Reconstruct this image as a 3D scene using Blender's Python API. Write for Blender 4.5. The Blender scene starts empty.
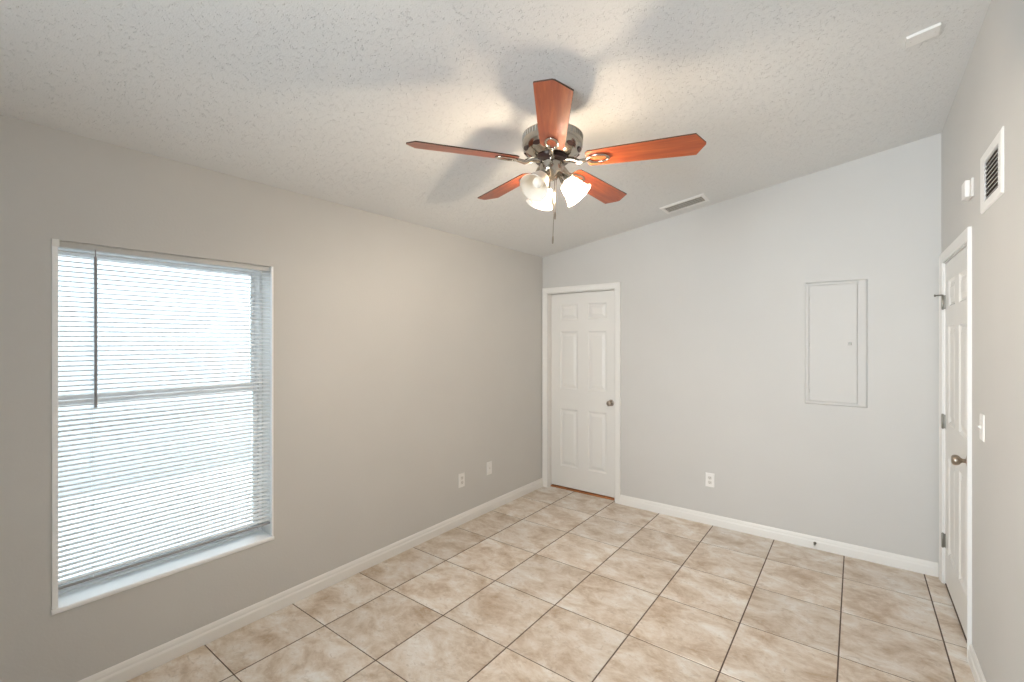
import bpy, bmesh, math, random
from mathutils import Vector, Matrix

C = bpy.context.scene.collection
SC = bpy.context.scene
PI = math.pi
random.seed(7)

# ------------------------------------------------------------------ camera
H = 1.555                       # lens height
FPX = 457.3                     # focal length in pixels of a 1024 px wide frame
cam_d = bpy.data.cameras.new('camera')
cam_d.sensor_fit = 'HORIZONTAL'
cam_d.sensor_width = 36.0
cam_d.lens = FPX / 1024 * 36.0
cam_d.shift_y = -0.0008
cam_d.clip_start = 0.02
cam = bpy.data.objects.new('camera', cam_d)
C.objects.link(cam)
cam.location = (0, 0, H)
cam.rotation_euler = (PI / 2, 0, 0.645)
SC.camera = cam

# ------------------------------------------------------------------ view
SC.view_settings.view_transform = 'Standard'
SC.view_settings.look = 'None'
SC.view_settings.gamma = 1.0
SC.view_settings.use_curve_mapping = False
SC.view_settings.exposure = 0.07
SC.cycles.use_denoising = True
SC.cycles.max_bounces = 12
SC.cycles.diffuse_bounces = 8
SC.cycles.glossy_bounces = 4
SC.cycles.transmission_bounces = 8
SC.cycles.transparent_max_bounces = 12
SC.cycles.sample_clamp_indirect = 6.0

# ------------------------------------------------------------------ sky
world = bpy.data.worlds.new('sky')
SC.world = world
world.use_nodes = True
bg = world.node_tree.nodes['Background']
bg.inputs['Color'].default_value = (0.76, 0.89, 1.0, 1)
bg.inputs['Strength'].default_value = 8.5


def area_light(name, loc, rot, sx, sy, power, color, portal=False, spread=PI):
    d = bpy.data.lights.new(name, 'AREA')
    d.shape = 'RECTANGLE'
    d.size, d.size_y = sx, sy
    d.energy = power
    d.color = color
    d.spread = spread
    if portal:
        d.cycles.is_portal = True
    o = bpy.data.objects.new(name, d)
    C.objects.link(o)
    o.location, o.rotation_euler = loc, rot
    return o


# dimensions of the room
XL, XR, YB, YF = -2.67, 0.447, 4.09, -2.30
WIN = (0.371, 1.27, 0.425, 1.976)          # window opening in the left wall: y0, y1, z0, z1
D1 = (-2.605, -1.845, 0.0, 2.047)          # door opening in the back wall: x0, x1, z0, z1
D2 = (3.157, 3.993, 0.0, 2.045)            # door opening in the right wall: y0, y1, z0, z1
REAR = (-2.25, -0.45, 0.30, 2.30)            # unseen opening added in the rear wall behind the fill light: x0, x1, z0, z1


def ceil_z(x, y):
    return 2.436 + (x - XL) / (XR - XL) * (0.478 + 0.035 * (YB - y))


# sky through the window, plus an unseen fill light added behind the camera
area_light('window_portal', (XL - 0.24, 0.82, 1.20), (0, -PI / 2, 0), 1.56, 0.91, 1, (1, 1, 1), portal=True)
area_light('rear_fill_light', (-1.35, YF + 0.02, 1.30), (PI / 2 + 0.14, 0, -0.27), 1.46, 1.96, 50, (0.82, 0.92, 1.0), spread=math.radians(78))



# ------------------------------------------------------------------ materials
def nodes_of(name):
    m = bpy.data.materials.new(name)
    m.use_nodes = True
    nt = m.node_tree
    return m, nt, nt.nodes['Principled BSDF']


def mat(name, col, rough=0.5, metal=0.0, spec=0.5, bump=None, var=0.0, coat=0.0):
    m, nt, b = nodes_of(name)
    b.inputs['Base Color'].default_value = (*col, 1)
    b.inputs['Roughness'].default_value = rough
    b.inputs['Metallic'].default_value = metal
    b.inputs['Specular IOR Level'].default_value = spec
    b.inputs['Coat Weight'].default_value = coat
    tc = nt.nodes.new('ShaderNodeTexCoord')
    if var:
        n = nt.nodes.new('ShaderNodeTexNoise')
        n.inputs['Scale'].default_value = 2.5
        n.inputs['Detail'].default_value = 4
        nt.links.new(tc.outputs['Object'], n.inputs['Vector'])
        r = nt.nodes.new('ShaderNodeValToRGB')
        r.color_ramp.elements[0].position = 0.3
        r.color_ramp.elements[1].position = 0.7
        r.color_ramp.elements[0].color = (*[c * (1 - var) for c in col], 1)
        r.color_ramp.elements[1].color = (*[min(1, c * (1 + var)) for c in col], 1)
        nt.links.new(n.outputs['Fac'], r.inputs['Fac'])
        nt.links.new(r.outputs['Color'], b.inputs['Base Color'])
    if bump:
        scale, strength, dist = bump
        n = nt.nodes.new('ShaderNodeTexNoise')
        n.inputs['Scale'].default_value = scale
        n.inputs['Detail'].default_value = 3
        nt.links.new(tc.outputs['Object'], n.inputs['Vector'])
        bp = nt.nodes.new('ShaderNodeBump')
        bp.inputs['Strength'].default_value = strength
        bp.inputs['Distance'].default_value = dist
        nt.links.new(n.outputs['Fac'], bp.inputs['Height'])
        nt.links.new(bp.outputs['Normal'], b.inputs['Normal'])
    return m


M_wall = mat('greige_paint', (0.59, 0.582, 0.564), 0.6, spec=0.25, bump=(90, 0.12, 0.004), var=0.012)
M_trim = mat('white_trim_paint', (0.80, 0.79, 0.765), 0.38)
M_door = mat('white_door_paint', (0.76, 0.75, 0.725), 0.40, bump=(30, 0.05, 0.002))
M_panel = mat('painted_steel', (0.60, 0.592, 0.574), 0.6, spec=0.25)
M_plastic = mat('white_plastic', (0.82, 0.81, 0.79), 0.35)
M_plastic2 = mat('off_white_plastic', (0.70, 0.68, 0.65), 0.4)
M_slot = mat('dark_slot', (0.04, 0.035, 0.03), 0.8)
M_duct = mat('dark_duct', (0.05, 0.032, 0.028), 0.9)
M_ventgrey = mat('grey_enamel', (0.36, 0.345, 0.31), 0.5)
M_nickel = mat('brushed_nickel', (0.50, 0.45, 0.385), 0.14, metal=1.0, bump=(220, 0.05, 0.001))
M_bronze = mat('aged_nickel', (0.42, 0.36, 0.30), 0.28, metal=1.0)
M_steel = mat('hinge_steel', (0.25, 0.235, 0.205), 0.40, metal=1.0)
M_black = mat('black_enamel', (0.03, 0.012, 0.010), 0.30)
M_edge = mat('dark_blade_edge', (0.06, 0.028, 0.018), 0.5)
M_blind = mat('white_blind_enamel', (0.83, 0.84, 0.85), 0.40)
M_rail = mat('grey_rail', (0.36, 0.355, 0.36), 0.45)  # bottom rail set darker than the slats
M_head = mat('pale_grey_enamel', (0.58, 0.58, 0.57), 0.45)
M_wand = mat('clear_grey_plastic', (0.30, 0.30, 0.31), 0.30)
M_vinyl = mat('white_vinyl', (0.90, 0.905, 0.91), 0.40)
M_sill = mat('white_marble_sill', (0.92, 0.92, 0.92), 0.30)
M_rubber = mat('white_rubber', (0.72, 0.71, 0.69), 0.7)
M_oak = mat('orange_oak', (0.50, 0.20, 0.075), 0.45, var=0.15)
M_stucco = mat('grey_stucco', (0.30, 0.30, 0.30), 0.9, bump=(60, 0.4, 0.01))
M_concrete = mat('pale_concrete', (0.54, 0.54, 0.53), 0.9, var=0.06)
M_grout = mat('brown_grout', (0.125, 0.090, 0.070), 0.9)


def ceiling_material():
    m, nt, b = nodes_of('knockdown_ceiling')
    b.inputs['Roughness'].default_value = 0.85
    b.inputs['Specular IOR Level'].default_value = 0.15
    b.inputs['Base Color'].default_value = (0.745, 0.745, 0.735, 1)
    tc = nt.nodes.new('ShaderNodeTexCoord')
    v = nt.nodes.new('ShaderNodeTexNoise')
    v.inputs['Scale'].default_value = 85
    v.inputs['Detail'].default_value = 2.5
    v.inputs['Roughness'].default_value = 0.55
    v.inputs['Distortion'].default_value = 1.2
    nt.links.new(tc.outputs['Object'], v.inputs['Vector'])
    r = nt.nodes.new('ShaderNodeValToRGB')
    r.color_ramp.elements[0].position = 0.30
    r.color_ramp.elements[1].position = 0.40
    nt.links.new(v.outputs['Fac'], r.inputs['Fac'])
    n2 = nt.nodes.new('ShaderNodeTexNoise')
    n2.inputs['Scale'].default_value = 190
    n2.inputs['Detail'].default_value = 2
    nt.links.new(tc.outputs['Object'], n2.inputs['Vector'])
    ad = nt.nodes.new('ShaderNodeMath')
    ad.operation = 'MULTIPLY_ADD'
    ad.inputs[1].default_value = 0.35
    nt.links.new(n2.outputs['Fac'], ad.inputs[0])
    nt.links.new(r.outputs['Color'], ad.inputs[2])
    bp = nt.nodes.new('ShaderNodeBump')
    bp.inputs['Strength'].default_value = 0.65
    bp.inputs['Distance'].default_value = 0.0055
    nt.links.new(ad.outputs[0], bp.inputs['Height'])
    nt.links.new(bp.outputs['Normal'], b.inputs['Normal'])
    return m


M_ceil = ceiling_material()


def tile_material():
    m, nt, b = nodes_of('travertine_tile')
    L = nt.links
    tc = nt.nodes.new('ShaderNodeTexCoord')
    geo = nt.nodes.new('ShaderNodeNewGeometry')
    comb = nt.nodes.new('ShaderNodeCombineXYZ')
    sc = nt.nodes.new('ShaderNodeMath'); sc.operation = 'MULTIPLY'; sc.inputs[1].default_value = 37.0
    L.new(geo.outputs['Random Per Island'], sc.inputs[0])
    for k in range(3):
        L.new(sc.outputs[0], comb.inputs[k])
    add = nt.nodes.new('ShaderNodeVectorMath'); add.operation = 'ADD'
    L.new(tc.outputs['Object'], add.inputs[0]); L.new(comb.outputs[0], add.inputs[1])
    stretch = nt.nodes.new('ShaderNodeMapping')
    stretch.inputs['Rotation'].default_value = (0, 0, 0.5)
    stretch.inputs['Scale'].default_value = (1.0, 1.45, 1.0)
    L.new(add.outputs[0], stretch.inputs['Vector'])
    # large cloudy patches
    n1 = nt.nodes.new('ShaderNodeTexNoise')
    n1.inputs['Scale'].default_value = 4.6; n1.inputs['Detail'].default_value = 9
    n1.inputs['Roughness'].default_value = 0.70; n1.inputs['Distortion'].default_value = 0.35
    L.new(stretch.outputs[0], n1.inputs['Vector'])
    r1 = nt.nodes.new('ShaderNodeValToRGB')
    e = r1.color_ramp.elements
    e[0].position = 0.34; e[0].color = (0.46, 0.345, 0.24, 1)
    e[1].position = 0.66; e[1].color = (0.82, 0.80, 0.77, 1)
    mid = e.new(0.50); mid.color = (0.67, 0.59, 0.505, 1)
    L.new(n1.outputs['Fac'], r1.inputs['Fac'])
    # pale veins
    n2 = nt.nodes.new('ShaderNodeTexNoise')
    n2.inputs['Scale'].default_value = 12; n2.inputs['Detail'].default_value = 8
    n2.inputs['Roughness'].default_value = 0.68; n2.inputs['Distortion'].default_value = 1.6
    L.new(stretch.outputs[0], n2.inputs['Vector'])
    r2 = nt.nodes.new('ShaderNodeValToRGB')
    r2.color_ramp.elements[0].position = 0.55; r2.color_ramp.elements[0].color = (0, 0, 0, 1)
    r2.color_ramp.elements[1].position = 0.72; r2.color_ramp.elements[1].color = (0.55, 0.55, 0.55, 1)
    L.new(n2.outputs['Fac'], r2.inputs['Fac'])
    mx = nt.nodes.new('ShaderNodeMix'); mx.data_type = 'RGBA'
    mx.inputs['B'].default_value = (0.80, 0.765, 0.71, 1)
    L.new(r2.outputs['Color'], mx.inputs['Factor']); L.new(r1.outputs['Color'], mx.inputs['A'])
    # fine grey veining
    n3 = nt.nodes.new('ShaderNodeTexNoise')
    n3.inputs['Scale'].default_value = 22; n3.inputs['Detail'].default_value = 7
    n3.inputs['Distortion'].default_value = 1.4
    L.new(stretch.outputs[0], n3.inputs['Vector'])
    r3 = nt.nodes.new('ShaderNodeValToRGB')
    r3.color_ramp.elements[0].position = 0.30; r3.color_ramp.elements[0].color = (0.45, 0.45, 0.45, 1)
    r3.color_ramp.elements[1].position = 0.42; r3.color_ramp.elements[1].color = (0, 0, 0, 1)
    L.new(n3.outputs['Fac'], r3.inputs['Fac'])
    mx2 = nt.nodes.new('ShaderNodeMix'); mx2.data_type = 'RGBA'
    mx2.inputs['B'].default_value = (0.42, 0.345, 0.275, 1)
    L.new(r3.outputs['Color'], mx2.inputs['Factor']); L.new(mx.outputs['Result'], mx2.inputs['A'])
    # a small shift of tone from tile to tile
    mr = nt.nodes.new('ShaderNodeMapRange')
    mr.inputs['To Min'].default_value = 0.93; mr.inputs['To Max'].default_value = 1.06
    L.new(geo.outputs['Random Per Island'], mr.inputs['Value'])
    sca = nt.nodes.new('ShaderNodeVectorMath'); sca.operation = 'SCALE'
    L.new(mx2.outputs['Result'], sca.inputs[0]); L.new(mr.outputs[0], sca.inputs['Scale'])
    L.new(sca.outputs[0], b.inputs['Base Color'])
    b.inputs['Roughness'].default_value = 0.30
    b.inputs['Specular IOR Level'].default_value = 0.5
    bp = nt.nodes.new('ShaderNodeBump')
    bp.inputs['Strength'].default_value = 0.12; bp.inputs['Distance'].default_value = 0.003
    L.new(n2.outputs['Fac'], bp.inputs['Height']); L.new(bp.outputs['Normal'], b.inputs['Normal'])
    return m


M_tile = tile_material()


def wood_material():
    m, nt, b = nodes_of('cherry_veneer')
    L = nt.links
    tc = nt.nodes.new('ShaderNodeTexCoord')
    mp = nt.nodes.new('ShaderNodeMapping')
    mp.inputs['Scale'].default_value = (2.2, 26, 8)
    L.new(tc.outputs['Object'], mp.inputs['Vector'])
    n = nt.nodes.new('ShaderNodeTexNoise')
    n.inputs['Scale'].default_value = 1.6; n.inputs['Detail'].default_value = 7
    n.inputs['Roughness'].default_value = 0.6; n.inputs['Distortion'].default_value = 0.6
    L.new(mp.outputs[0], n.inputs['Vector'])
    r = nt.nodes.new('ShaderNodeValToRGB')
    e = r.color_ramp.elements
    e[0].position = 0.28; e[0].color = (0.19, 0.024, 0.007, 1)
    e[1].position = 0.72; e[1].color = (0.44, 0.110, 0.032, 1)
    L.new(n.outputs['Fac'], r.inputs['Fac'])
    L.new(r.outputs['Color'], b.inputs['Base Color'])
    b.inputs['Roughness'].default_value = 0.34
    b.inputs['Coat Weight'].default_value = 0.25
    b.inputs['Coat Roughness'].default_value = 0.30
    return m


M_wood = wood_material()


def shade_material():
    m = bpy.data.materials.new('frosted_glass')
    m.use_nodes = True
    nt = m.node_tree
    nt.nodes.clear()
    L = nt.links
    out = nt.nodes.new('ShaderNodeOutputMaterial')
    tr = nt.nodes.new('ShaderNodeBsdfTranslucent'); tr.inputs['Color'].default_value = (0.90, 0.84, 0.74, 1)
    df = nt.nodes.new('ShaderNodeBsdfDiffuse'); df.inputs['Color'].default_value = (0.60, 0.54, 0.46, 1)
    tp = nt.nodes.new('ShaderNodeBsdfTransparent'); tp.inputs['Color'].default_value = (1.0, 0.93, 0.82, 1)
    gl = nt.nodes.new('ShaderNodeBsdfGlossy'); gl.inputs['Roughness'].default_value = 0.25
    m1 = nt.nodes.new('ShaderNodeMixShader'); m1.inputs[0].default_value = 0.985
    m2 = nt.nodes.new('ShaderNodeMixShader'); m2.inputs[0].default_value = 0.24
    m3 = nt.nodes.new('ShaderNodeMixShader'); m3.inputs[0].default_value = 0.05
    L.new(tr.outputs[0], m1.inputs[1]); L.new(df.outputs[0], m1.inputs[2])
    L.new(m1.outputs[0], m2.inputs[1]); L.new(tp.outputs[0], m2.inputs[2])
    L.new(m2.outputs[0], m3.inputs[1]); L.new(gl.outputs[0], m3.inputs[2])
    L.new(m3.outputs[0], out.inputs['Surface'])
    return m


M_shade = shade_material()


def emit_material(name, col, strength):
    m, nt, b = nodes_of(name)
    b.inputs['Base Color'].default_value = (0.9, 0.88, 0.84, 1)
    b.inputs['Emission Color'].default_value = (*col, 1)
    b.inputs['Emission Strength'].default_value = strength
    return m


M_lit = emit_material('lit_bulb', (1.0, 0.845, 0.67), 1750.0)
M_dim_glass = mat('dim_shade_glass', (0.92, 0.84, 0.73), 0.30)  # opaque copy of the shade glass, for parts that look unlit
M_unlit = mat('frosted_bulb', (0.92, 0.85, 0.75), 0.45)


def glass_material():
    m = bpy.data.materials.new('window_glass')
    m.use_nodes = True
    nt = m.node_tree
    nt.nodes.clear()
    out = nt.nodes.new('ShaderNodeOutputMaterial')
    tp = nt.nodes.new('ShaderNodeBsdfTransparent'); tp.inputs['Color'].default_value = (0.94, 0.97, 0.97, 1)
    gl = nt.nodes.new('ShaderNodeBsdfGlossy'); gl.inputs['Roughness'].default_value = 0.02
    fr = nt.nodes.new('ShaderNodeFresnel'); fr.inputs['IOR'].default_value = 1.45
    mx = nt.nodes.new('ShaderNodeMixShader')
    nt.links.new(fr.outputs[0], mx.inputs[0])
    nt.links.new(tp.outputs[0], mx.inputs[1]); nt.links.new(gl.outputs[0], mx.inputs[2])
    nt.links.new(mx.outputs[0], out.inputs['Surface'])
    return m


M_glass = glass_material()


# ------------------------------------------------------------------ mesh helpers
def link(o, parent=None):
    C.objects.link(o)
    if parent is not None:
        o.parent = parent
    return o


def build(name, bm, m, parent=None, smooth=False, loc=None, rot=None, kind=None):
    bmesh.ops.recalc_face_normals(bm, faces=bm.faces)
    me = bpy.data.meshes.new(name)
    if smooth:
        for f in bm.faces:
            f.smooth = True
    bm.to_mesh(me)
    bm.free()
    for x in (m if isinstance(m, (list, tuple)) else [m]):
        me.materials.append(x)
    if smooth:
        try:
            me.set_sharp_from_angle(angle=math.radians(38))
        except Exception:
            pass
    o = bpy.data.objects.new(name, me)
    if loc is not None:
        o.location = loc
    if rot is not None:
        o.rotation_euler = rot
    if kind:
        o['kind'] = kind
    return link(o, parent)


def tag(o, label, cat, group=None):
    o['label'] = label
    o['category'] = cat
    if group:
        o['group'] = group
    return o


def thing(name, label, cat, loc, rot=(0, 0, 0), group=None):
    o = bpy.data.objects.new(name, None)
    o.empty_display_size = 0.05
    o.location, o.rotation_euler = loc, rot
    link(o)
    return tag(o, label, cat, group)


def structure(name, loc=(0, 0, 0), rot=(0, 0, 0)):
    o = bpy.data.objects.new(name, None)
    o.empty_display_size = 0.05
    o.location, o.rotation_euler = loc, rot
    o['kind'] = 'structure'
    return link(o)


def box(bm, x0, x1, y0, y1, z0, z1, bevel=0.0, mi=0):
    vs = [bm.verts.new((x, y, z)) for x in (x0, x1) for y in (y0, y1) for z in (z0, z1)]
    fs = []
    for q in ((0, 1, 3, 2), (4, 6, 7, 5), (0, 4, 5, 1), (2, 3, 7, 6), (0, 2, 6, 4), (1, 5, 7, 3)):
        f = bm.faces.new([vs[i] for i in q]); f.material_index = mi; fs.append(f)
    if bevel:
        ed = list({e for f in fs for e in f.edges})
        bmesh.ops.bevel(bm, geom=ed, offset=bevel, segments=2, affect='EDGES', profile=0.6)
    return vs


def new_box(x0, x1, y0, y1, z0, z1, bevel=0.0):
    bm = bmesh.new()
    box(bm, x0, x1, y0, y1, z0, z1, bevel)
    return bm


def lathe(bm, prof, n=40, mat_=Matrix(), cap0=True, cap1=True, mi=0):
    """prof: list of (radius, z); revolved about z and moved by mat_."""
    rings = []
    for r, z in prof:
        if r < 1e-6:
            rings.append([bm.verts.new(mat_ @ Vector((0, 0, z)))])
        else:
            rings.append([bm.verts.new(mat_ @ Vector((r * math.cos(2 * PI * k / n), r * math.sin(2 * PI * k / n), z))) for k in range(n)])
    for a, b in zip(rings, rings[1:]):
        for k in range(n):
            k2 = (k + 1) % n
            if len(a) == 1 and len(b) == 1:
                continue
            if len(a) == 1:
                f = bm.faces.new([a[0], b[k], b[k2]])
            elif len(b) == 1:
                f = bm.faces.new([a[k], a[k2], b[0]])
            else:
                f = bm.faces.new([a[k], a[k2], b[k2], b[k]])
            f.material_index = mi
    if cap0 and len(rings[0]) > 1:
        bm.faces.new(rings[0][::-1]).material_index = mi
    if cap1 and len(rings[-1]) > 1:
        bm.faces.new(rings[-1]).material_index = mi


def tube(bm, pts, r, n=10, closed=False, mi=0):
    pts = [Vector(p) for p in pts]
    rings = []
    N = len(pts)
    up = Vector((0.13, 0.21, 0.97))
    for i, p in enumerate(pts):
        if closed:
            t = pts[(i + 1) % N] - pts[i - 1]
        else:
            t = pts[min(i + 1, N - 1)] - pts[max(i - 1, 0)]
        t.normalize()
        a = t.cross(up)
        if a.length < 1e-3:
            a = t.cross(Vector((1, 0, 0)))
        a.normalize()
        b = t.cross(a)
        rr = r[i] if isinstance(r, (list, tuple)) else r
        rings.append([bm.verts.new(p + rr * (math.cos(2 * PI * k / n) * a + math.sin(2 * PI * k / n) * b)) for k in range(n)])
    pairs = list(zip(rings, rings[1:]))
    if closed:
        pairs.append((rings[-1], rings[0]))
    for A, B in pairs:
        for k in range(n):
            f = bm.faces.new([A[k], A[(k + 1) % n], B[(k + 1) % n], B[k]])
            f.material_index = mi
    if not closed:
        bm.faces.new(rings[0][::-1]).material_index = mi
        bm.faces.new(rings[-1]).material_index = mi


def extrude_profile(bm, prof, a, b, mi=0):
    """closed 2-D profile [(u, v)], swept from frame a to frame b; a frame is (origin, U, V)."""
    def ring(fr):
        o, U, V = fr
        return [bm.verts.new(Vector(o) + u * Vector(U) + v * Vector(V)) for u, v in prof]
    A, B = ring(a), ring(b)
    n = len(prof)
    for k in range(n):
        bm.faces.new([A[k], A[(k + 1) % n], B[(k + 1) % n], B[k]]).material_index = mi
    bm.faces.new(A[::-1]).material_index = mi
    bm.faces.new(B).material_index = mi


def wall_mesh(us, vs, holes, place, top=None):
    """Grid wall with holes. place(u, v, side) -> point, side 0 = room face, 1 = outer face.
    top(u) gives the height of the uppermost row."""
    us = sorted(set(us)); vs = sorted(set(vs))
    bm = bmesh.new()
    V = {}

    def vert(i, j, s):
        if (i, j, s) not in V:
            v = vs[j]
            if top is not None and j == len(vs) - 1:
                v = top(us[i])
            V[i, j, s] = bm.verts.new(place(us[i], v, s))
        return V[i, j, s]

    def solid(i, j):
        if not (0 <= i < len(us) - 1 and 0 <= j < len(vs) - 1):
            return False
        uc, vc = (us[i] + us[i + 1]) / 2, (vs[j] + vs[j + 1]) / 2
        return not any(h[0] < uc < h[1] and h[2] < vc < h[3] for h in holes)

    for i in range(len(us) - 1):
        for j in range(len(vs) - 1):
            if not solid(i, j):
                continue
            for s in (0, 1):
                bm.faces.new([vert(i, j, s), vert(i + 1, j, s), vert(i + 1, j + 1, s), vert(i, j + 1, s)])
            for (di, dj), (p, q) in (((-1, 0), ((i, j), (i, j + 1))), ((1, 0), ((i + 1, j), (i + 1, j + 1))),
                                     ((0, -1), ((i, j), (i + 1, j))), ((0, 1), ((i, j + 1), (i + 1, j + 1)))):
                if not solid(i + di, j + dj):
                    bm.faces.new([vert(*p, 0), vert(*q, 0), vert(*q, 1), vert(*p, 1)])
    return bm


# ------------------------------------------------------------------ room shell
def frange(a, b, n):
    return [a + (b - a) * k / n for k in range(n + 1)]


TW = 0.225      # left wall thickness
# left wall
bm = wall_mesh([YF - 0.12, YB + 0.12, WIN[0], WIN[1]], [-0.12, WIN[2], WIN[3], 3.0], [WIN],
               lambda u, v, s: (XL - s * TW, u, v), top=lambda u: 2.436)
build('wall_left', bm, M_wall, kind='structure')
# back wall
bm = wall_mesh([XL, XR, D1[0], D1[1]] + frange(XL, XR, 8)[1:-1], [-0.12, D1[3], 3.0], [(D1[0], D1[1], -0.2, D1[3])],
               lambda u, v, s: (u, YB + s * 0.12, v), top=lambda u: ceil_z(u, YB))
build('wall_back', bm, M_wall, kind='structure')
# right wall
bm = wall_mesh([YF - 0.12, YB + 0.12, D2[0], D2[1]], [-0.12, D2[3], 3.2], [(D2[0], D2[1], -0.2, D2[3])],
               lambda u, v, s: (XR + s * 0.12, u, v), top=lambda u: ceil_z(XR, u))
build('wall_right', bm, M_wall, kind='structure')
# rear wall, behind the camera
bm = wall_mesh(frange(XL, XR, 8) + [REAR[0], REAR[1]], [-0.12, REAR[2], REAR[3], 3.4], [REAR], lambda u, v, s: (u, YF - s * 0.12, v), top=lambda u: ceil_z(u, YF))
build('wall_rear', bm, M_wall, kind='structure')

# sloping ceiling
bm = bmesh.new()
NX, NY = 10, 10
xs = frange(XL - 0.24, XR + 0.14, NX)
ys = frange(YF - 0.14, YB + 0.14, NY)
g = {}
for i, x in enumerate(xs):
    for j, y in enumerate(ys):
        for s in (0, 1):
            g[i, j, s] = bm.verts.new((x, y, ceil_z(x, y) + s * 0.14))
for i in range(NX):
    for j in range(NY):
        for s in (0, 1):
            bm.faces.new([g[i, j, s], g[i + 1, j, s], g[i + 1, j + 1, s], g[i, j + 1, s]])
for i in range(NX):
    for j in (0, NY):
        bm.faces.new([g[i, j, 0], g[i + 1, j, 0], g[i + 1, j, 1], g[i, j, 1]])
for j in range(NY):
    for i in (0, NX):
        bm.faces.new([g[i, j, 0], g[i, j + 1, 0], g[i, j + 1, 1], g[i, j, 1]])
build('ceiling', bm, M_ceil, kind='structure', smooth=True)

# tiled floor: a grout bed with one raised pad per tile
XLN = [-3.21, -2.763, -2.315, -1.866, -1.414, -0.960, -0.511, -0.069, 0.362, 0.80]
YLN = [-2.75, -2.29, -1.83, -1.37, -0.91, -0.455, 0.005, 0.465, 0.923, 1.378, 1.832, 2.299, 2.765, 3.228, 3.690, 4.150, 4.61]
bm = bmesh.new()
box(bm, XL - 0.22, XR + 0.12, YF - 0.12, YB + 0.16, -0.10, -0.0016, mi=0)
for i in range(len(XLN) - 1):
    for j in range(len(YLN) - 1):
        x0, x1 = max(XLN[i] + 0.0032, XL - 0.02), min(XLN[i + 1] - 0.0032, XR + 0.05)
        y0, y1 = max(YLN[j] + 0.0022, YF - 0.02), min(YLN[j + 1] - 0.0022, YB + 0.05)
        if x1 - x0 < 0.02 or y1 - y0 < 0.02:
            continue
        e = 0.0025
        lo = [bm.verts.new(p) for p in ((x0, y0, -0.0018), (x1, y0, -0.0018), (x1, y1, -0.0018), (x0, y1, -0.0018))]
        hi = [bm.verts.new(p) for p in ((x0 + e, y0 + e, 0), (x1 - e, y0 + e, 0), (x1 - e, y1 - e, 0), (x0 + e, y1 - e, 0))]
        bm.faces.new(hi).material_index = 1
        for k in range(4):
            bm.faces.new([lo[k], lo[(k + 1) % 4], hi[(k + 1) % 4], hi[k]]).material_index = 1
build('floor', bm, [M_grout, M_tile], kind='structure')

# baseboards
BASE = [(0, 0), (0.014, 0), (0.015, 0.004), (0.015, 0.052), (0.013, 0.058), (0.0105, 0.062), (0.010, 0.074), (0.007, 0.084), (0.003, 0.090), (0, 0.090)]


def baseboard(name, a, b, out, parent=None):
    bm = bmesh.new()
    extrude_profile(bm, BASE, (a, out, (0, 0, 1)), (b, out, (0, 0, 1)))
    return build(name, bm, M_trim, kind='structure')


baseboard('baseboard_left', (XL, YF, 0), (XL, YB, 0), (1, 0, 0))
baseboard('baseboard_back', (D1[1] + 0.058, YB, 0), (XR - 0.015, YB, 0), (0, -1, 0))
baseboard('baseboard_right', (XR, YF, 0), (XR, D2[0] - 0.058, 0), (-1, 0, 0))
baseboard('baseboard_rear', (XL + 0.015, YF, 0), (XR - 0.015, YF, 0), (0, 1, 0))


# ------------------------------------------------------------------ doors
def six_panel_slab(w, h, t):
    """Six-panel slab; x 0..w, z 0..h, front face at y=0 looking to -y, body behind."""
    st, mul = 0.112 * w / 0.76, 0.118 * w / 0.76
    pw = (w - 2 * st - mul) / 2
    cols = [0, st, st + pw, st + pw + mul, w - st, w]
    rows = [0, 0.215, 0.815, 1.025, 1.625, 1.745, 1.905, h]
    bm = bmesh.new()
    V = {}
    for i, x in enumerate(cols):
        for j, z in enumerate(rows):
            V[i, j] = bm.verts.new((x, 0, z))
    for i in range(5):
        for j in range(7):
            c = [V[i, j], V[i + 1, j], V[i + 1, j + 1], V[i, j + 1]]
            if i in (1, 3) and j in (1, 3, 5):
                x0, x1, z0, z1 = cols[i], cols[i + 1], rows[j], rows[j + 1]
                prev = c
                for ins, dep in ((0.004, 0.003), (0.012, 0.0085), (0.022, 0.0095), (0.048, 0.002), (0.051, 0.0015)):
                    r = [bm.verts.new(p) for p in ((x0 + ins, dep, z0 + ins), (x1 - ins, dep, z0 + ins), (x1 - ins, dep, z1 - ins), (x0 + ins, dep, z1 - ins))]
                    for k in range(4):
                        bm.faces.new([prev[k], prev[(k + 1) % 4], r[(k + 1) % 4], r[k]])
                    prev = r
                bm.faces.new(prev)
            else:
                bm.faces.new(c)
    bk = [bm.verts.new(p) for p in ((0, t, 0), (w, t, 0), (w, t, h), (0, t, h))]
    bm.faces.new(bk[::-1])
    bm.faces.new([V[i, 0] for i in range(6)] + [bk[1], bk[0]])
    bm.faces.new([V[i, 7] for i in range(5, -1, -1)] + [bk[3], bk[2]])
    bm.faces.new([V[0, j] for j in range(8)] + [bk[3], bk[0]])
    bm.faces.new([V[5, j] for j in range(7, -1, -1)] + [bk[1], bk[2]])
    return bm


CASE = [(0, 0), (0.055, 0), (0.055, 0.0145), (0.052, 0.0165), (0.046, 0.0165), (0.040, 0.0135), (0.022, 0.0105), (0.010, 0.0095), (0.004, 0.0085), (0, 0.006)]


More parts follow.
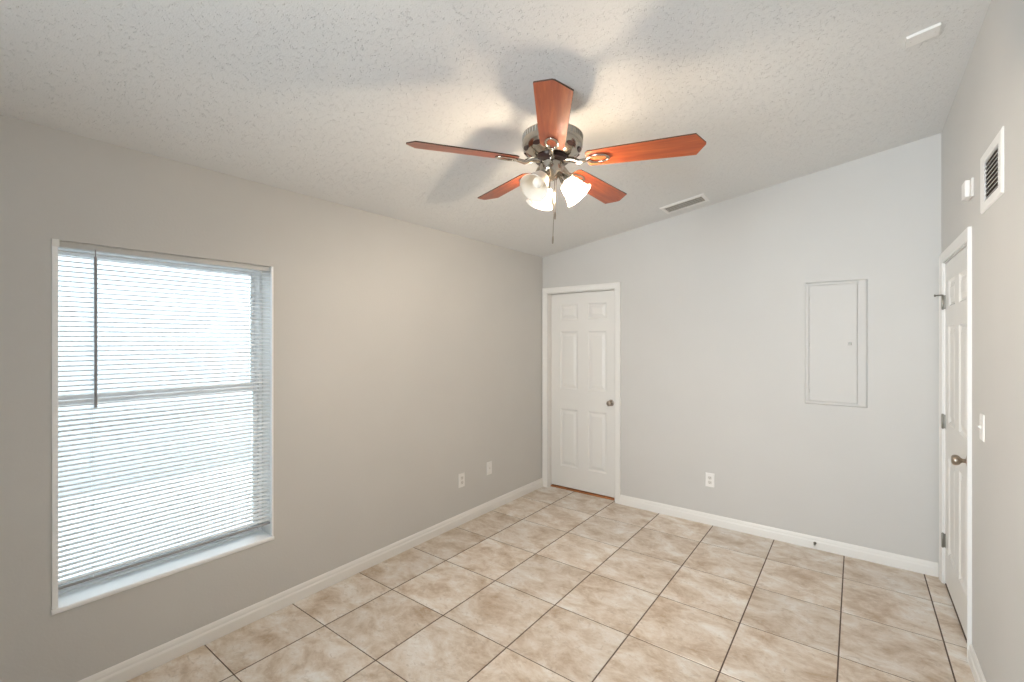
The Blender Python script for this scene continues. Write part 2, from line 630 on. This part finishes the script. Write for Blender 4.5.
def casing_bm(w, h, zlow=0.0, wl=1.0):
    """Moulded casing around an opening x 0..w, z 0..h; wall face at y=0, room to -y. wl squeezes the left leg."""
    bm = bmesh.new()
    k = 0.004      # reveal

    def sweep(path):
        rings = []
        for o, U in path:
            rings.append([bm.verts.new((o[0] + U[0] * u, -v, o[1] + U[1] * u)) for u, v in CASE])
        n = len(CASE)
        for A, B in zip(rings, rings[1:]):
            for q in range(n):
                bm.faces.new([A[q], A[(q + 1) % n], B[(q + 1) % n], B[q]])
        bm.faces.new(rings[0]); bm.faces.new(rings[-1])
    sweep([((-k, zlow), (-wl, 0)), ((-k, h + k), (-wl, 1)), ((w + k, h + k), (1, 1)), ((w + k, zlow), (1, 0))])
    return bm


def jamb_bm(w, h, depth, stop):
    """Jamb lining inside an opening with a stop strip behind the slab."""
    bm = bmesh.new()
    t = 0.003
    box(bm, -0.001, t, 0.0, depth, 0, h)
    box(bm, w - t, w + 0.001, 0.0, depth, 0, h)
    box(bm, t, w - t, 0.0, depth, h - t, h + 0.001)
    return bm


KNOB = [(0.0, 0.0), (0.031, 0.0), (0.032, 0.003), (0.030, 0.007), (0.017, 0.010), (0.0105, 0.013), (0.0100, 0.024), (0.014, 0.030),
        (0.0225, 0.036), (0.0265, 0.044), (0.0268, 0.052), (0.024, 0.060), (0.017, 0.065), (0.0, 0.067)]


def add_knob(parent, loc, m):
    bm = bmesh.new()
    lathe(bm, [p for p in KNOB[4:]], 28, cap0=True)
    k = build('knob', bm, m, parent, smooth=True, loc=loc, rot=(PI / 2, 0, 0))
    bm = bmesh.new()
    lathe(bm, [(0.0, 0.0005), (0.031, 0.0005), (0.032, 0.003), (0.030, 0.007), (0.016, 0.0102), (0.0, 0.0103)], 28)
    build('rose', bm, m, k, smooth=True)
    return k


# far door, in the back wall
d1 = structure('door_1', (D1[0], YB, 0))
w1, h1 = D1[1] - D1[0], D1[3]
bm = six_panel_slab(w1 - 0.012, 2.018, 0.035)
s1 = build('slab', bm, M_door, d1, loc=(0.006, 0.066, 0.022))
build('jamb', jamb_bm(w1, h1, 0.12, 0.1), M_trim, d1)
build('casing', casing_bm(w1, h1), M_trim, d1)
add_knob(s1, (w1 - 0.012 - 0.062, 0.0, 0.920), M_bronze)
build('threshold_gap_strip', new_box(0.003, w1 - 0.003, 0.052, 0.118, -0.001, 0.010, 0.003), M_oak, d1)

# near door, in the right wall (built facing -y, then turned to face -x)
d2 = structure('door_2', (XR, D2[1], 0), (0, 0, -PI / 2))
w2, h2 = D2[1] - D2[0], D2[3]
bm = six_panel_slab(w2 - 0.008, 2.020, 0.035)
s2 = build('slab', bm, M_door, d2, loc=(0.004, 0.008, 0.018))
build('jamb', jamb_bm(w2, h2, 0.12, 0.1), M_trim, d2)
build('casing', casing_bm(w2, h2), M_trim, d2)
add_knob(s2, (w2 - 0.008 - 0.068, 0.0, 0.925), M_bronze)
for n, z in enumerate((1.797, 1.037, 0.278)):
    bm = bmesh.new()
    lathe(bm, [(0.0, -0.048), (0.004, -0.047), (0.0062, -0.044), (0.0062, 0.044), (0.004, 0.047), (0.0, 0.048)], 14, Matrix.Translation((0.0, -0.0045, 0)))
    box(bm, 0.0032, 0.0045, -0.004, 0.020, -0.044, 0.044)
    box(bm, 0.0, 0.016, 0.0068, 0.0082, -0.044, 0.044)
    hg = build('hinge', bm, M_steel, d2, smooth=True, loc=(0.003, 0.0, z))
    if n == 0:
        bm = bmesh.new()
        tube(bm, [(0.0, -0.006, 0.046), (-0.012, -0.014, 0.047), (-0.030, -0.030, 0.047), (-0.040, -0.038, 0.047)], 0.0042, 10)
        lathe(bm, [(0.0, -0.004), (0.008, -0.004), (0.008, 0.004), (0.0, 0.004)], 16, Matrix.Translation((-0.040, -0.038, 0.047)) @ Matrix.Rotation(PI / 2, 4, 'X'))
        build('hinge_stop', bm, M_steel, hg, smooth=True)
build('threshold_gap_strip', new_box(0.003, w2 - 0.003, 0.006, 0.118, -0.001, 0.006, 0.002), M_grout, d2)  # dark strip painted in for the shaded gap under the slab

# unseen slabs added behind the doors and rear opening to keep sky light out
build('light_block_back', new_box(D1[0] - 0.06, D1[1] + 0.06, YB + 0.1205, YB + 0.20, -0.1, D1[3] + 0.06), M_wall, kind='structure')
build('light_block_rear', new_box(REAR[0] - 0.06, REAR[1] + 0.06, YF - 0.20, YF - 0.1205, REAR[2] - 0.06, REAR[3] + 0.06), M_wall, kind='structure')
build('light_block_right', new_box(XR + 0.1205, XR + 0.20, D2[0] - 0.06, D2[1] + 0.06, -0.1, D2[3] + 0.06), M_wall, kind='structure')

# ------------------------------------------------------------------ window in the left wall
y0, y1, z0, z1 = WIN
win = structure('window_1', (XL, 0, 0))
XF = -0.130         # room face of the frame, from the wall plane
XO = -0.215
bm = bmesh.new()
fw_ = 0.018
box(bm, XO, XF, y0, y0 + fw_, z0, z1, 0.003)
box(bm, XO, XF, y1 - fw_, y1, z0, z1, 0.003)
box(bm, XO, XF, y0 + fw_, y1 - fw_, z1 - fw_, z1, 0.003)
box(bm, XO, XF, y0 + fw_, y1 - fw_, z0, z0 + fw_, 0.003)
build('frame', bm, M_vinyl, win)
ZM = 1.285


def sash(name, xa, xb, za, zb, rail_lo, rail_hi):
    st = 0.020
    bm = bmesh.new()
    ya, yb = y0 + fw_ + 0.001, y1 - fw_ - 0.001
    box(bm, xa, xb, ya, ya + st, za, zb, 0.003)
    box(bm, xa, xb, yb - st, yb, za, zb, 0.003)
    box(bm, xa, xb, ya + st, yb - st, zb - rail_hi, zb, 0.003)
    box(bm, xa, xb, ya + st, yb - st, za, za + rail_lo, 0.003)
    o = build(name, bm, M_vinyl, win)
    xm = (xa + xb) / 2
    build('pane', new_box(xm - 0.002, xm + 0.002, ya + st - 0.004, yb - st + 0.004, za + rail_lo - 0.004, zb - rail_hi + 0.004), M_glass, o)
    return o


sash('upper_sash', XO + 0.010, XO + 0.034, ZM - 0.026, z1 - fw_ - 0.001, 0.044, 0.018)
sash('lower_sash', XO + 0.038, XO + 0.064, z0 + fw_ + 0.001, ZM + 0.026, 0.036, 0.048)
# sill board with a rounded nose, and thin corner beads up both sides
bm = bmesh.new()
extrude_profile(bm, [(XF + 0.001, -0.012), (0.006, -0.012), (0.009, -0.008), (0.010, -0.002), (0.009, 0.004), (0.005, 0.008), (XF + 0.001, 0.012)],
                ((0, y0 - 0.004, z0), (1, 0, 0), (0, 0, 1)), ((0, y1 + 0.004, z0), (1, 0, 0), (0, 0, 1)))
build('sill', bm, M_sill, win)
for ya, yb in ((y0 - 0.002, y0 + 0.0165), (y1 - 0.008, y1 + 0.002)):
    build('side_bead', new_box(-0.012, 0.0045, ya, yb, z0 + 0.010, z1 - (0.030 if ya < 0.6 else 0.0), 0.0015), M_vinyl, win)
for a in ((y0 - 0.001, y0 + 0.002, z0, z1), (y1 - 0.002, y1 + 0.001, z0, z1), (y0, y1, z1 - 0.0015, z1 + 0.001)):
    build('reveal_liner', new_box(XF, -0.0125, *a), M_trim, win)
build('corner_cap', new_box(-0.012, 0.0065, y0 - 0.003, y0 + 0.020, z1 - 0.030, z1 + 0.001, 0.002), M_trim, win)

# outside the window
build('ground', new_box(-9.0, XL - 0.24, -6.0, 8.0, -0.32, -0.20), M_concrete, kind='structure')
build('neighbour_wall', new_box(-7.2, -7.0, -6.0, 8.0, -0.20, 3.1), M_stucco, kind='structure')   # neighbouring house wall, its grey darkened to hold down glare

# ------------------------------------------------------------------ mini blind
BX = -0.031
bl = thing('window_blind', 'white horizontal mini blind with open slats hanging in the window', 'blind', (XL, (y0 + y1) / 2, z1 - 0.002))
hw = (y1 - y0) / 2
ZT = z1 - 0.002
bm = bmesh.new()
a, b = -hw + 0.021, hw - 0.006
pr = [(-0.013, 0.0), (0.013, 0.0), (0.0145, -0.002), (0.0145, -0.0235), (0.012, -0.026), (-0.012, -0.026), (-0.0145, -0.0235), (-0.0145, -0.002)]
extrude_profile(bm, pr, ((BX, a, 0), (1, 0, 0), (0, 0, 1)), ((BX, b, 0), (1, 0, 0), (0, 0, 1)))
box(bm, BX + 0.0146, BX + 0.0160, a, b, -0.0065, -0.0035)
build('head_rail', bm, M_head, bl)
PITCH = 0.0212
za, zb = -0.040, 0.528 - ZT
ns = int(round((za - zb) / PITCH))
bm = bmesh.new()
SW, TILT = 0.0125, math.radians(12)
prev = None
sec = []
for k in range(7):
    u = -1 + 2 * k / 6
    sec.append((u * SW, 0.0032 * (1 - u * u)))
top, bot = [], []
for side, yy in ((0, -hw + 0.020), (1, hw - 0.006)):
    top.append([bm.verts.new((p, yy, q)) for p, q in sec])
    bot.append([bm.verts.new((p, yy, q - 0.0006)) for p, q in sec])
for k in range(6):
    bm.faces.new([top[0][k], top[0][k + 1], top[1][k + 1], top[1][k]])
    bm.faces.new([bot[0][k + 1], bot[0][k], bot[1][k], bot[1][k + 1]])
    for s in (0, 1):
        bm.faces.new([top[s][k], top[s][k + 1], bot[s][k + 1], bot[s][k]])
for k in (0, 6):
    bm.faces.new([top[0][k], top[1][k], bot[1][k], bot[0][k]])
slat = build('slat', bm, M_blind, bl, smooth=True, loc=(BX, 0, za), rot=(0, TILT, 0))
for k in range(1, ns + 1):
    s = slat.copy()
    s.parent = bl
    s.location = (BX, 0, za - (za - zb) * k / ns)
    C.objects.link(s)
bm = new_box(BX - 0.0125, BX + 0.0125, -hw + 0.020, hw - 0.006, zb - 0.028, zb - 0.016, 0.003)
build('bottom_rail', bm, M_rail, bl)
for yy in (-hw + 0.13, 0.0, hw - 0.13):
    bm = bmesh.new()
    for dx in (-0.0135, 0.0135):
        tube(bm, [(BX + dx, yy, -0.026), (BX + dx, yy, zb - 0.017)], 0.0007, 6)
    build('ladder_cord', bm, M_blind, bl)
wy = 0.507 - (y0 + y1) / 2
bm = bmesh.new()
tube(bm, [(BX + 0.024, wy, -0.052), (BX + 0.026, wy, -0.30), (BX + 0.027, wy, -0.715)], 0.0056, 10)
tube(bm, [(BX + 0.014, wy, -0.020), (BX + 0.021, wy, -0.024), (BX + 0.024, wy, -0.034), (BX + 0.024, wy, -0.056)], 0.0022, 8)
build('tilt_wand', bm, M_wand, bl, smooth=True)

# ------------------------------------------------------------------ ceiling fan
HUB = Vector((-1.1286, 1.8075, 2.3784))
DROP = ceil_z(HUB.x, HUB.y) - HUB.z
tilt_x, tilt_y = -0.0326, 0.01835
rot = Matrix.Rotation(tilt_y, 4, 'Y') @ Matrix.Rotation(tilt_x, 4, 'X')
top_pt = HUB + (rot @ Vector((0, 0, DROP)))
fan = thing('ceiling_fan', 'five-blade brown wood ceiling fan with nickel motor and three glass lamp shades', 'ceiling fan', top_pt)
fan.rotation_euler = rot.to_euler()
Z0 = -DROP                     # hub level in fan coordinates


def fz(z):
    return Z0 + z


bm = bmesh.new()
lathe(bm, [(0.0, 0.006), (0.066, 0.004), (0.068, -0.012), (0.066, -0.045), (0.056, -0.070), (0.035, -0.084), (0.014, -0.088), (0.0, -0.088)], 40)
build('canopy', bm, M_nickel, fan, smooth=True)
bm = bmesh.new()
lathe(bm, [(0.0, -0.086), (0.013, -0.086), (0.013, fz(0.165)), (0.030, fz(0.160)), (0.034, fz(0.148)), (0.034, fz(0.134)), (0.0, fz(0.134))], 24)
build('downrod', bm, M_nickel, fan, smooth=True)
bm = bmesh.new()
lathe(bm, [(0.0, fz(0.138)), (0.100, fz(0.138)), (0.125, fz(0.134)), (0.1385, fz(0.124)), (0.1400, fz(0.092)), (0.1400, fz(0.076)), (0.135, fz(0.060)),
           (0.118, fz(0.040)), (0.090, fz(0.026)), (0.078, fz(0.022)), (0.0, fz(0.022))], 64)
mh = build('motor_housing', bm, M_nickel, fan, smooth=True)
bm = bmesh.new()          # upright vent slots round the upper band
for k in range(52):
    an = 2 * PI * k / 52
    mm = Matrix.Rotation(an, 4, 'Z')
    vs = box(bm, 0.1370, 0.1408, -0.0034, 0.0034, fz(0.096), fz(0.120))
    for v in vs:
        v.co = mm @ v.co
build('vent_band', bm, M_ventgrey, mh)
for k in range(10):      # oval openings in the lower bowl
    bm = bmesh.new()
    an = 2 * PI * (k + 0.5) / 10
    mm = Matrix.Rotation(an, 4, 'Z') @ Matrix.Translation((0.1265, 0, fz(0.0495))) @ Matrix.Rotation(math.radians(-42), 4, 'Y') @ Matrix.Diagonal((0.5, 1, 1, 1))
    lathe(bm, [(0.0, -0.0030), (0.021, -0.0030), (0.021, 0.0012), (0.0, 0.0012)], 24, mm)
    build('bowl_opening', bm, M_black, mh)
bm = bmesh.new()
lathe(bm, [(0.0, fz(0.024)), (0.074, fz(0.024)), (0.076, fz(0.020)), (0.076, fz(0.004)), (0.070, fz(0.0)), (0.0, fz(0.0))], 48)
build('flywheel', bm, M_black, fan, smooth=True)


def blade_outline():
    r0, r1 = 0.165, 0.66
    return [(r0 + 0.012, -0.052), (r0, -0.040), (r0, 0.040), (r0 + 0.012, 0.052), (0.30, 0.058), (0.622, 0.0685), (r1, 0.005), (r1, -0.005), (0.622, -0.0685), (0.30, -0.058)]


BT = 0.0055
th0 = 0.25154
blade_mesh = None
for k in range(5):
    an = th0 + 2 * PI * k / 5
    pitch = math.radians(-12.5)
    bm = bmesh.new()
    ol = blade_outline()
    lo = [bm.verts.new((p, q, -BT / 2)) for p, q in ol]
    hi = [bm.verts.new((p, q, BT / 2)) for p, q in ol]
    bm.faces.new(lo[::-1]).material_index = 0
    bm.faces.new(hi).material_index = 0
    n = len(ol)
    for q in range(n):
        bm.faces.new([lo[q], lo[(q + 1) % n], hi[(q + 1) % n], hi[q]]).material_index = 1
    bld = build('blade', bm, [M_wood, M_edge], fan, loc=(0, 0, Z0))
    R = Matrix.Rotation(an, 4, 'Z') @ Matrix.Rotation(pitch, 4, 'X')
    bld.rotation_euler = R.to_euler()
    # bracket: arm from the flywheel, oval open loop under the blade
    bm = bmesh.new()
    zz = -BT / 2 - 0.004
    loop = [(0.215 + 0.048 * math.cos(t), 0.026 * math.sin(t), zz) for t in [2 * PI * i / 32 for i in range(32)]]
    tube(bm, loop, 0.0058, 10, closed=True)
    tube(bm, [(0.060, 0, 0.008), (0.095, 0, 0.004), (0.130, 0, zz - 0.006), (0.170, 0, zz)], [0.016, 0.013, 0.011, 0.008], 12)
    for sx, sy in ((0.178, 0.014), (0.178, -0.014), (0.256, 0.0)):
        lathe(bm, [(0.0, -0.0075), (0.006, -0.006), (0.0085, -0.001), (0.0085, 0.0), (0.0, 0.0)], 14, Matrix.Translation((sx, sy, -BT / 2)))
    build('blade_bracket', bm, M_nickel, bld, smooth=True)

# light kit
bm = bmesh.new()
lathe(bm, [(0.0, fz(0.001)), (0.050, fz(0.001)), (0.054, fz(-0.004)), (0.054, fz(-0.040)), (0.050, fz(-0.050)), (0.036, fz(-0.062)), (0.030, fz(-0.074)), (0.014, fz(-0.082)), (0.0, fz(-0.084))], 40)
build('switch_housing', bm, M_nickel, fan, smooth=True)
SHADE = [(0.0235, 0.068), (0.029, 0.071), (0.038, 0.081), (0.0435, 0.096), (0.0465, 0.113), (0.051, 0.131), (0.059, 0.147), (0.0675, 0.158)]
for k, (az, lit) in enumerate(((350, True), (110, True), (230, False))):
    an = math.radians(az + 36.95)
    ax = Matrix.Translation((0.022 * math.cos(an), 0.022 * math.sin(an), fz(-0.036))) @ Matrix.Rotation(an, 4, 'Z') @ Matrix.Rotation(math.radians(180 - 42), 4, 'Y')
    bm = bmesh.new()
    lathe(bm, [(0.0, 0.010), (0.010, 0.010), (0.011, 0.026), (0.015, 0.034), (0.0220, 0.056), (0.0265, 0.074), (0.0245, 0.075), (0.0, 0.066)], 28)
    so = build('lamp_socket', bm, M_nickel, fan, smooth=True)
    so.matrix_local = ax
    bm = bmesh.new()
    outer = SHADE
    inner = [(r - 0.0026, z + 0.0004) for r, z in SHADE[::-1]]
    lathe(bm, outer[:3], 48, cap0=False, cap1=False, mi=1)  # neck and rim opaque: painted falloff of the bulb's glow
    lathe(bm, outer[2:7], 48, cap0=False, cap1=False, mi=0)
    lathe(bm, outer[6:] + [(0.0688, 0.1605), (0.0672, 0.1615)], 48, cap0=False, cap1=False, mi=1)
    bmesh.ops.remove_doubles(bm, verts=bm.verts, dist=1e-5)
    sh = build('lamp_shade', bm, [M_shade if lit else M_dim_glass, M_dim_glass], fan, smooth=True)
    sh.matrix_local = ax
    if not lit:
        sh['label'] = 'unlit frosted glass shade'
    bm = bmesh.new()
    lathe(bm, [(0.0, 0.068), (0.010, 0.068), (0.012, 0.078), (0.018, 0.090), (0.0235, 0.102), (0.025, 0.113), (0.0225, 0.125), (0.015, 0.134), (0.0, 0.138)], 24)
    build('light_bulb', bm, M_lit if lit else M_unlit, so, smooth=True)
for (dx, dy, ln, fl) in ((0.034, -0.010, 0.165, 0.030), (-0.002, 0.034, 0.260, 0.034)):
    bm = bmesh.new()
    lathe(bm, [(0.0, fz(-0.070)), (0.0016, fz(-0.070)), (0.0016, fz(-0.075 - ln)), (0.0, fz(-0.075 - ln))], 8, Matrix.Translation((dx, dy, 0)))
    ch = build('pull_chain', bm, M_nickel, fan, smooth=True)
    bm = bmesh.new()
    z = fz(-0.075 - ln)
    lathe(bm, [(0.0, z + 0.003), (0.003, z), (0.0045, z - fl * 0.5), (0.0035, z - fl), (0.0, z - fl - 0.002)], 12, Matrix.Translation((dx, dy, 0)))
    build('chain_fob', bm, M_bronze, ch, smooth=True)


# ------------------------------------------------------------------ vents and plates
def ceiling_frame(x, y, dx=0.05):
    """Matrix of a frame lying under the ceiling at x, y: local z points down into the room, local x up the slope."""
    p = Vector((x, y, ceil_z(x, y)))
    ex = (Vector((x + dx, y, ceil_z(x + dx, y))) - p).normalized()
    ey = (Vector((x, y + dx, ceil_z(x, y + dx))) - p).normalized()
    ez = ex.cross(ey).normalized()
    ey = ez.cross(ex)
    M = Matrix((ex, -ey, -ez)).transposed().to_4x4()
    M.translation = p
    return M


def register(name, label, cat, M, w, h, border, slats, slat_w, tilt, m_slat, m_back, lip=0.010, vertical=False):
    """Flanged grille; local z is the outward normal, x width, y height."""
    t = thing(name, label, cat, M.translation)
    t.rotation_euler = M.to_euler()
    bl_, br_, bb_, bt_ = border
    bm = bmesh.new()
    xo0, xo1, yo0, yo1 = -w / 2, w / 2, -h / 2, h / 2
    xi0, xi1, yi0, yi1 = xo0 + bl_, xo1 - br_, yo0 + bb_, yo1 - bt_
    rings = []
    for (a, b, c, d, z) in ((xo0, xo1, yo0, yo1, 0.0), (xo0, xo1, yo0, yo1, 0.003), (xo0 + 0.008, xo1 - 0.008, yo0 + 0.008, yo1 - 0.008, lip),
                            (xi0, xi1, yi0, yi1, lip), (xi0, xi1, yi0, yi1, 0.0)):
        rings.append([bm.verts.new(p) for p in ((a, c, z), (b, c, z), (b, d, z), (a, d, z))])
    for A, B in zip(rings, rings[1:] + rings[:1]):
        for k in range(4):
            bm.faces.new([A[k], A[(k + 1) % 4], B[(k + 1) % 4], B[k]])
    build('frame', bm, M_plastic, t)
    build('duct_opening', new_box(xi0, xi1, yi0, yi1, 0.0003, 0.0012), m_back, t)
    for k in range(slats):
        yc = yi0 + (yi1 - yi0) * (k + 0.5) / slats
        bm = new_box(xi0, xi1, -slat_w / 2, slat_w / 2, -0.0006, 0.0006)
        build('louver', bm, m_slat, t, loc=(0, yc, lip * 0.55), rot=(tilt, 0, 0))
    return t


M = ceiling_frame(-1.128, 3.862)
register('ceiling_vent', 'grey louvered air vent with pale flange in the sloped ceiling', 'vent', M, 0.355, 0.200, (0.028, 0.028, 0.032, 0.032), 4, 0.0125, -0.45, M_ventgrey, M_duct, lip=0.008)
# return grille on the right wall: local x runs away from the camera, y up, normal -x
Mw = Matrix(((0, 0, -1, XR), (-1, 0, 0, 2.683), (0, 1, 0, 2.238), (0, 0, 0, 1)))
register('wall_vent', 'white return air grille with dark slots high on the right wall', 'vent', Mw, 0.372, 0.252, (0.082, 0.050, 0.036, 0.046), 9, 0.0150, -0.75, M_plastic, M_duct, lip=0.008)


def plate_matrix(p, normal):
    n = Vector(normal)
    up = Vector((0, 0, 1))
    x = up.cross(n)
    Mx = Matrix((x, up, n)).transposed().to_4x4()
    Mx.translation = p
    return Mx


def cover_plate(w=0.072, h=0.117, t=0.006):
    bm = bmesh.new()
    rings = []
    for ins, z in ((0, 0), (0, 0.002), (0.0015, 0.004), (0.006, t)):
        rings.append([bm.verts.new(p) for p in ((-w / 2 + ins, -h / 2 + ins, z), (w / 2 - ins, -h / 2 + ins, z), (w / 2 - ins, h / 2 - ins, z), (-w / 2 + ins, h / 2 - ins, z))])
    for A, B in zip(rings, rings[1:]):
        for k in range(4):
            bm.faces.new([A[k], A[(k + 1) % 4], B[(k + 1) % 4], B[k]])
    bm.faces.new(rings[0][::-1]); bm.faces.new(rings[-1])
    return bm


def screw(parent, x, y, z):
    bm = bmesh.new()
    lathe(bm, [(0.0, 0.0), (0.0032, 0.0), (0.0028, 0.001), (0.0, 0.0014)], 12)
    build('screw', bm, M_plastic2, parent, smooth=True, loc=(x, y, z))


def outlet(name, label, p, normal):
    t = thing(name, label, 'electrical outlet', p)
    t.rotation_euler = plate_matrix(Vector(p), normal).to_euler()
    pl = build('cover_plate', cover_plate(), M_plastic, t)
    for sy in (-0.0195, 0.0195):
        bm = bmesh.new()
        prof = []
        for k in range(24):
            a = 2 * PI * k / 24
            prof.append((max(-0.0165, min(0.0165, 0.0195 * math.cos(a))), max(-0.0145, min(0.0145, 0.0165 * math.sin(a)))))
        A = [bm.verts.new((u, v, 0.0055)) for u, v in prof]
        B = [bm.verts.new((u * 0.97, v * 0.97, 0.0078)) for u, v in prof]
        for k in range(24):
            bm.faces.new([A[k], A[(k + 1) % 24], B[(k + 1) % 24], B[k]])
        bm.faces.new(B)
        so = build('socket', bm, M_plastic2, t, loc=(0, sy, 0))
        bm = bmesh.new()
        box(bm, -0.0075, -0.0052, -0.001, 0.0078, 0.0076, 0.0081)
        box(bm, 0.0052, 0.0075, -0.001, 0.0066, 0.0076, 0.0081)
        lathe(bm, [(0.0, 0.0076), (0.0026, 0.0076), (0.0026, 0.0081), (0.0, 0.0081)], 12, Matrix.Translation((0, -0.0075, 0)))
        build('socket_slot', bm, M_slot, so)
    screw(pl, 0, 0, 0.006)
    return t


outlet('wall_outlet', 'white duplex outlet on the left wall, nearer the window than the blank plate', (XL, 2.838, 0.370), (1, 0, 0))
outlet('wall_outlet', 'white duplex outlet low on the back wall beside the far door', (-0.985, YB, 0.375), (0, -1, 0))
t = thing('cable_plate', 'white blank wall plate low on the left wall near the far corner', 'wall plate', (XL, 3.203, 0.391))
t.rotation_euler = plate_matrix(Vector((0, 0, 0)), (1, 0, 0)).to_euler()
pl = build('cover_plate', cover_plate(), M_plastic, t)
screw(pl, 0, 0.042, 0.006); screw(pl, 0, -0.042, 0.006)
bm = bmesh.new()
lathe(bm, [(0.0, 0.0055), (0.0085, 0.0055), (0.0085, 0.008), (0.005, 0.0085), (0.0045, 0.013), (0.0, 0.013)], 14)
build('cable_jack', bm, M_plastic2, t, smooth=True)

t = thing('light_switch', 'white toggle light switch on the right wall beside the near door', 'light switch', (XR, 2.860, 1.170))
t.rotation_euler = plate_matrix(Vector((0, 0, 0)), (-1, 0, 0)).to_euler()
pl = build('cover_plate', cover_plate(), M_plastic, t)
screw(pl, 0, 0.030, 0.006); screw(pl, 0, -0.030, 0.006)
bm = bmesh.new()
extrude_profile(bm, [(-0.0095, 0.0055), (0.0095, 0.0055), (0.0085, 0.009), (0.006, 0.016), (0.001, 0.017), (-0.006, 0.009)],
                ((-0.0048, 0, 0), (0, 1, 0), (0, 0, 1)), ((0.0048, 0, 0), (0, 1, 0), (0, 0, 1)))
build('toggle', bm, M_plastic2, t)

# blank plate on the ceiling, near the right wall
M = ceiling_frame(0.237, 2.745)
t = thing('ceiling_plate', 'small white blank rectangular plate on the ceiling near the right wall', 'cover plate', M.translation)
t.rotation_euler = M.to_euler()
bm = bmesh.new()
box(bm, -0.058, 0.058, -0.040, 0.040, 0.0, 0.013, 0.002)
pl = build('cover_plate', bm, M_plastic, t)
screw(pl, -0.042, 0, 0.013); screw(pl, 0.042, 0, 0.013)

# small sensor box under the return grille
t = thing('sensor_box', 'small white plastic sensor box on the right wall left of the grille', 'sensor', (XR, 3.105, 2.283))
t.rotation_euler = plate_matrix(Vector((0, 0, 0)), (-1, 0, 0)).to_euler()
build('base', new_box(-0.046, 0.058, -0.044, 0.044, 0.0, 0.010, 0.003), M_plastic2, t)
build('cover', new_box(-0.046, 0.040, -0.041, 0.041, 0.0095, 0.030, 0.007), M_plastic, t)

# breaker panel cover in the back wall
t = thing('breaker_panel', 'wall-coloured steel breaker panel with closed door on the back wall', 'electrical panel', (-0.122, YB, 1.532))
t.rotation_euler = plate_matrix(Vector((0, 0, 0)), (0, -1, 0)).to_euler()
W2, H2 = 0.188, 0.456
bm = bmesh.new()
rings = []
dl, dr, db, dt = -0.158, 0.128, -0.427, 0.427
for (a, b, c, d, z) in ((-W2, W2, -H2, H2, 0.0), (-W2, W2, -H2, H2, 0.003), (-W2 + 0.012, W2 - 0.012, -H2 + 0.010, H2 - 0.010, 0.014),
                        (dl - 0.003, dr + 0.003, db - 0.003, dt + 0.003, 0.015), (dl - 0.003, dr + 0.003, db - 0.003, dt + 0.003, 0.003)):
    rings.append([bm.verts.new(p) for p in ((a, c, z), (b, c, z), (b, d, z), (a, d, z))])
for A, B in zip(rings, rings[1:]):
    for k in range(4):
        bm.faces.new([A[k], A[(k + 1) % 4], B[(k + 1) % 4], B[k]])
bm.faces.new(rings[0][::-1]); bm.faces.new(rings[-1])
build('frame', bm, M_panel, t)
dr_ = build('panel_door', new_box(dl, dr, db, dt, 0.004, 0.0145, 0.0015), M_panel, t)
bm = bmesh.new()
box(bm, 0.078, 0.098, -0.012, 0.006, 0.0140, 0.0185, 0.0015)
build('latch', bm, M_steel, dr_)
for z in (0.334, -0.012, -0.356):
    bm = bmesh.new()
    lathe(bm, [(0.0, -0.013), (0.0045, -0.013), (0.0045, 0.013), (0.0, 0.013)], 12, Matrix.Translation((dl - 0.001, z, 0.0145)) @ Matrix.Rotation(PI / 2, 4, 'X'))
    build('hinge', bm, M_panel, dr_, smooth=True)

# spring door stop on the back baseboard
t = thing('door_stop', 'small spring door stop on the back baseboard below the breaker panel', 'door stop', (-0.245, YB - 0.015, 0.045))
t.rotation_euler = plate_matrix(Vector((0, 0, 0)), (0, -1, 0)).to_euler()
bm = bmesh.new()
lathe(bm, [(0.0, 0.0), (0.010, 0.0), (0.009, 0.004), (0.005, 0.007), (0.0, 0.007)], 16)
build('base', bm, M_steel, t, smooth=True)
bm = bmesh.new()
tube(bm, [(0.0048 * math.cos(a * 0.9), 0.0048 * math.sin(a * 0.9), 0.006 + 0.055 * a / 60) for a in range(61)], 0.0011, 6)
build('spring', bm, M_steel, t, smooth=True)
bm = bmesh.new()
lathe(bm, [(0.0, 0.058), (0.0065, 0.059), (0.0075, 0.064), (0.0065, 0.073), (0.0, 0.075)], 14)
build('tip', bm, M_rubber, t, smooth=True)
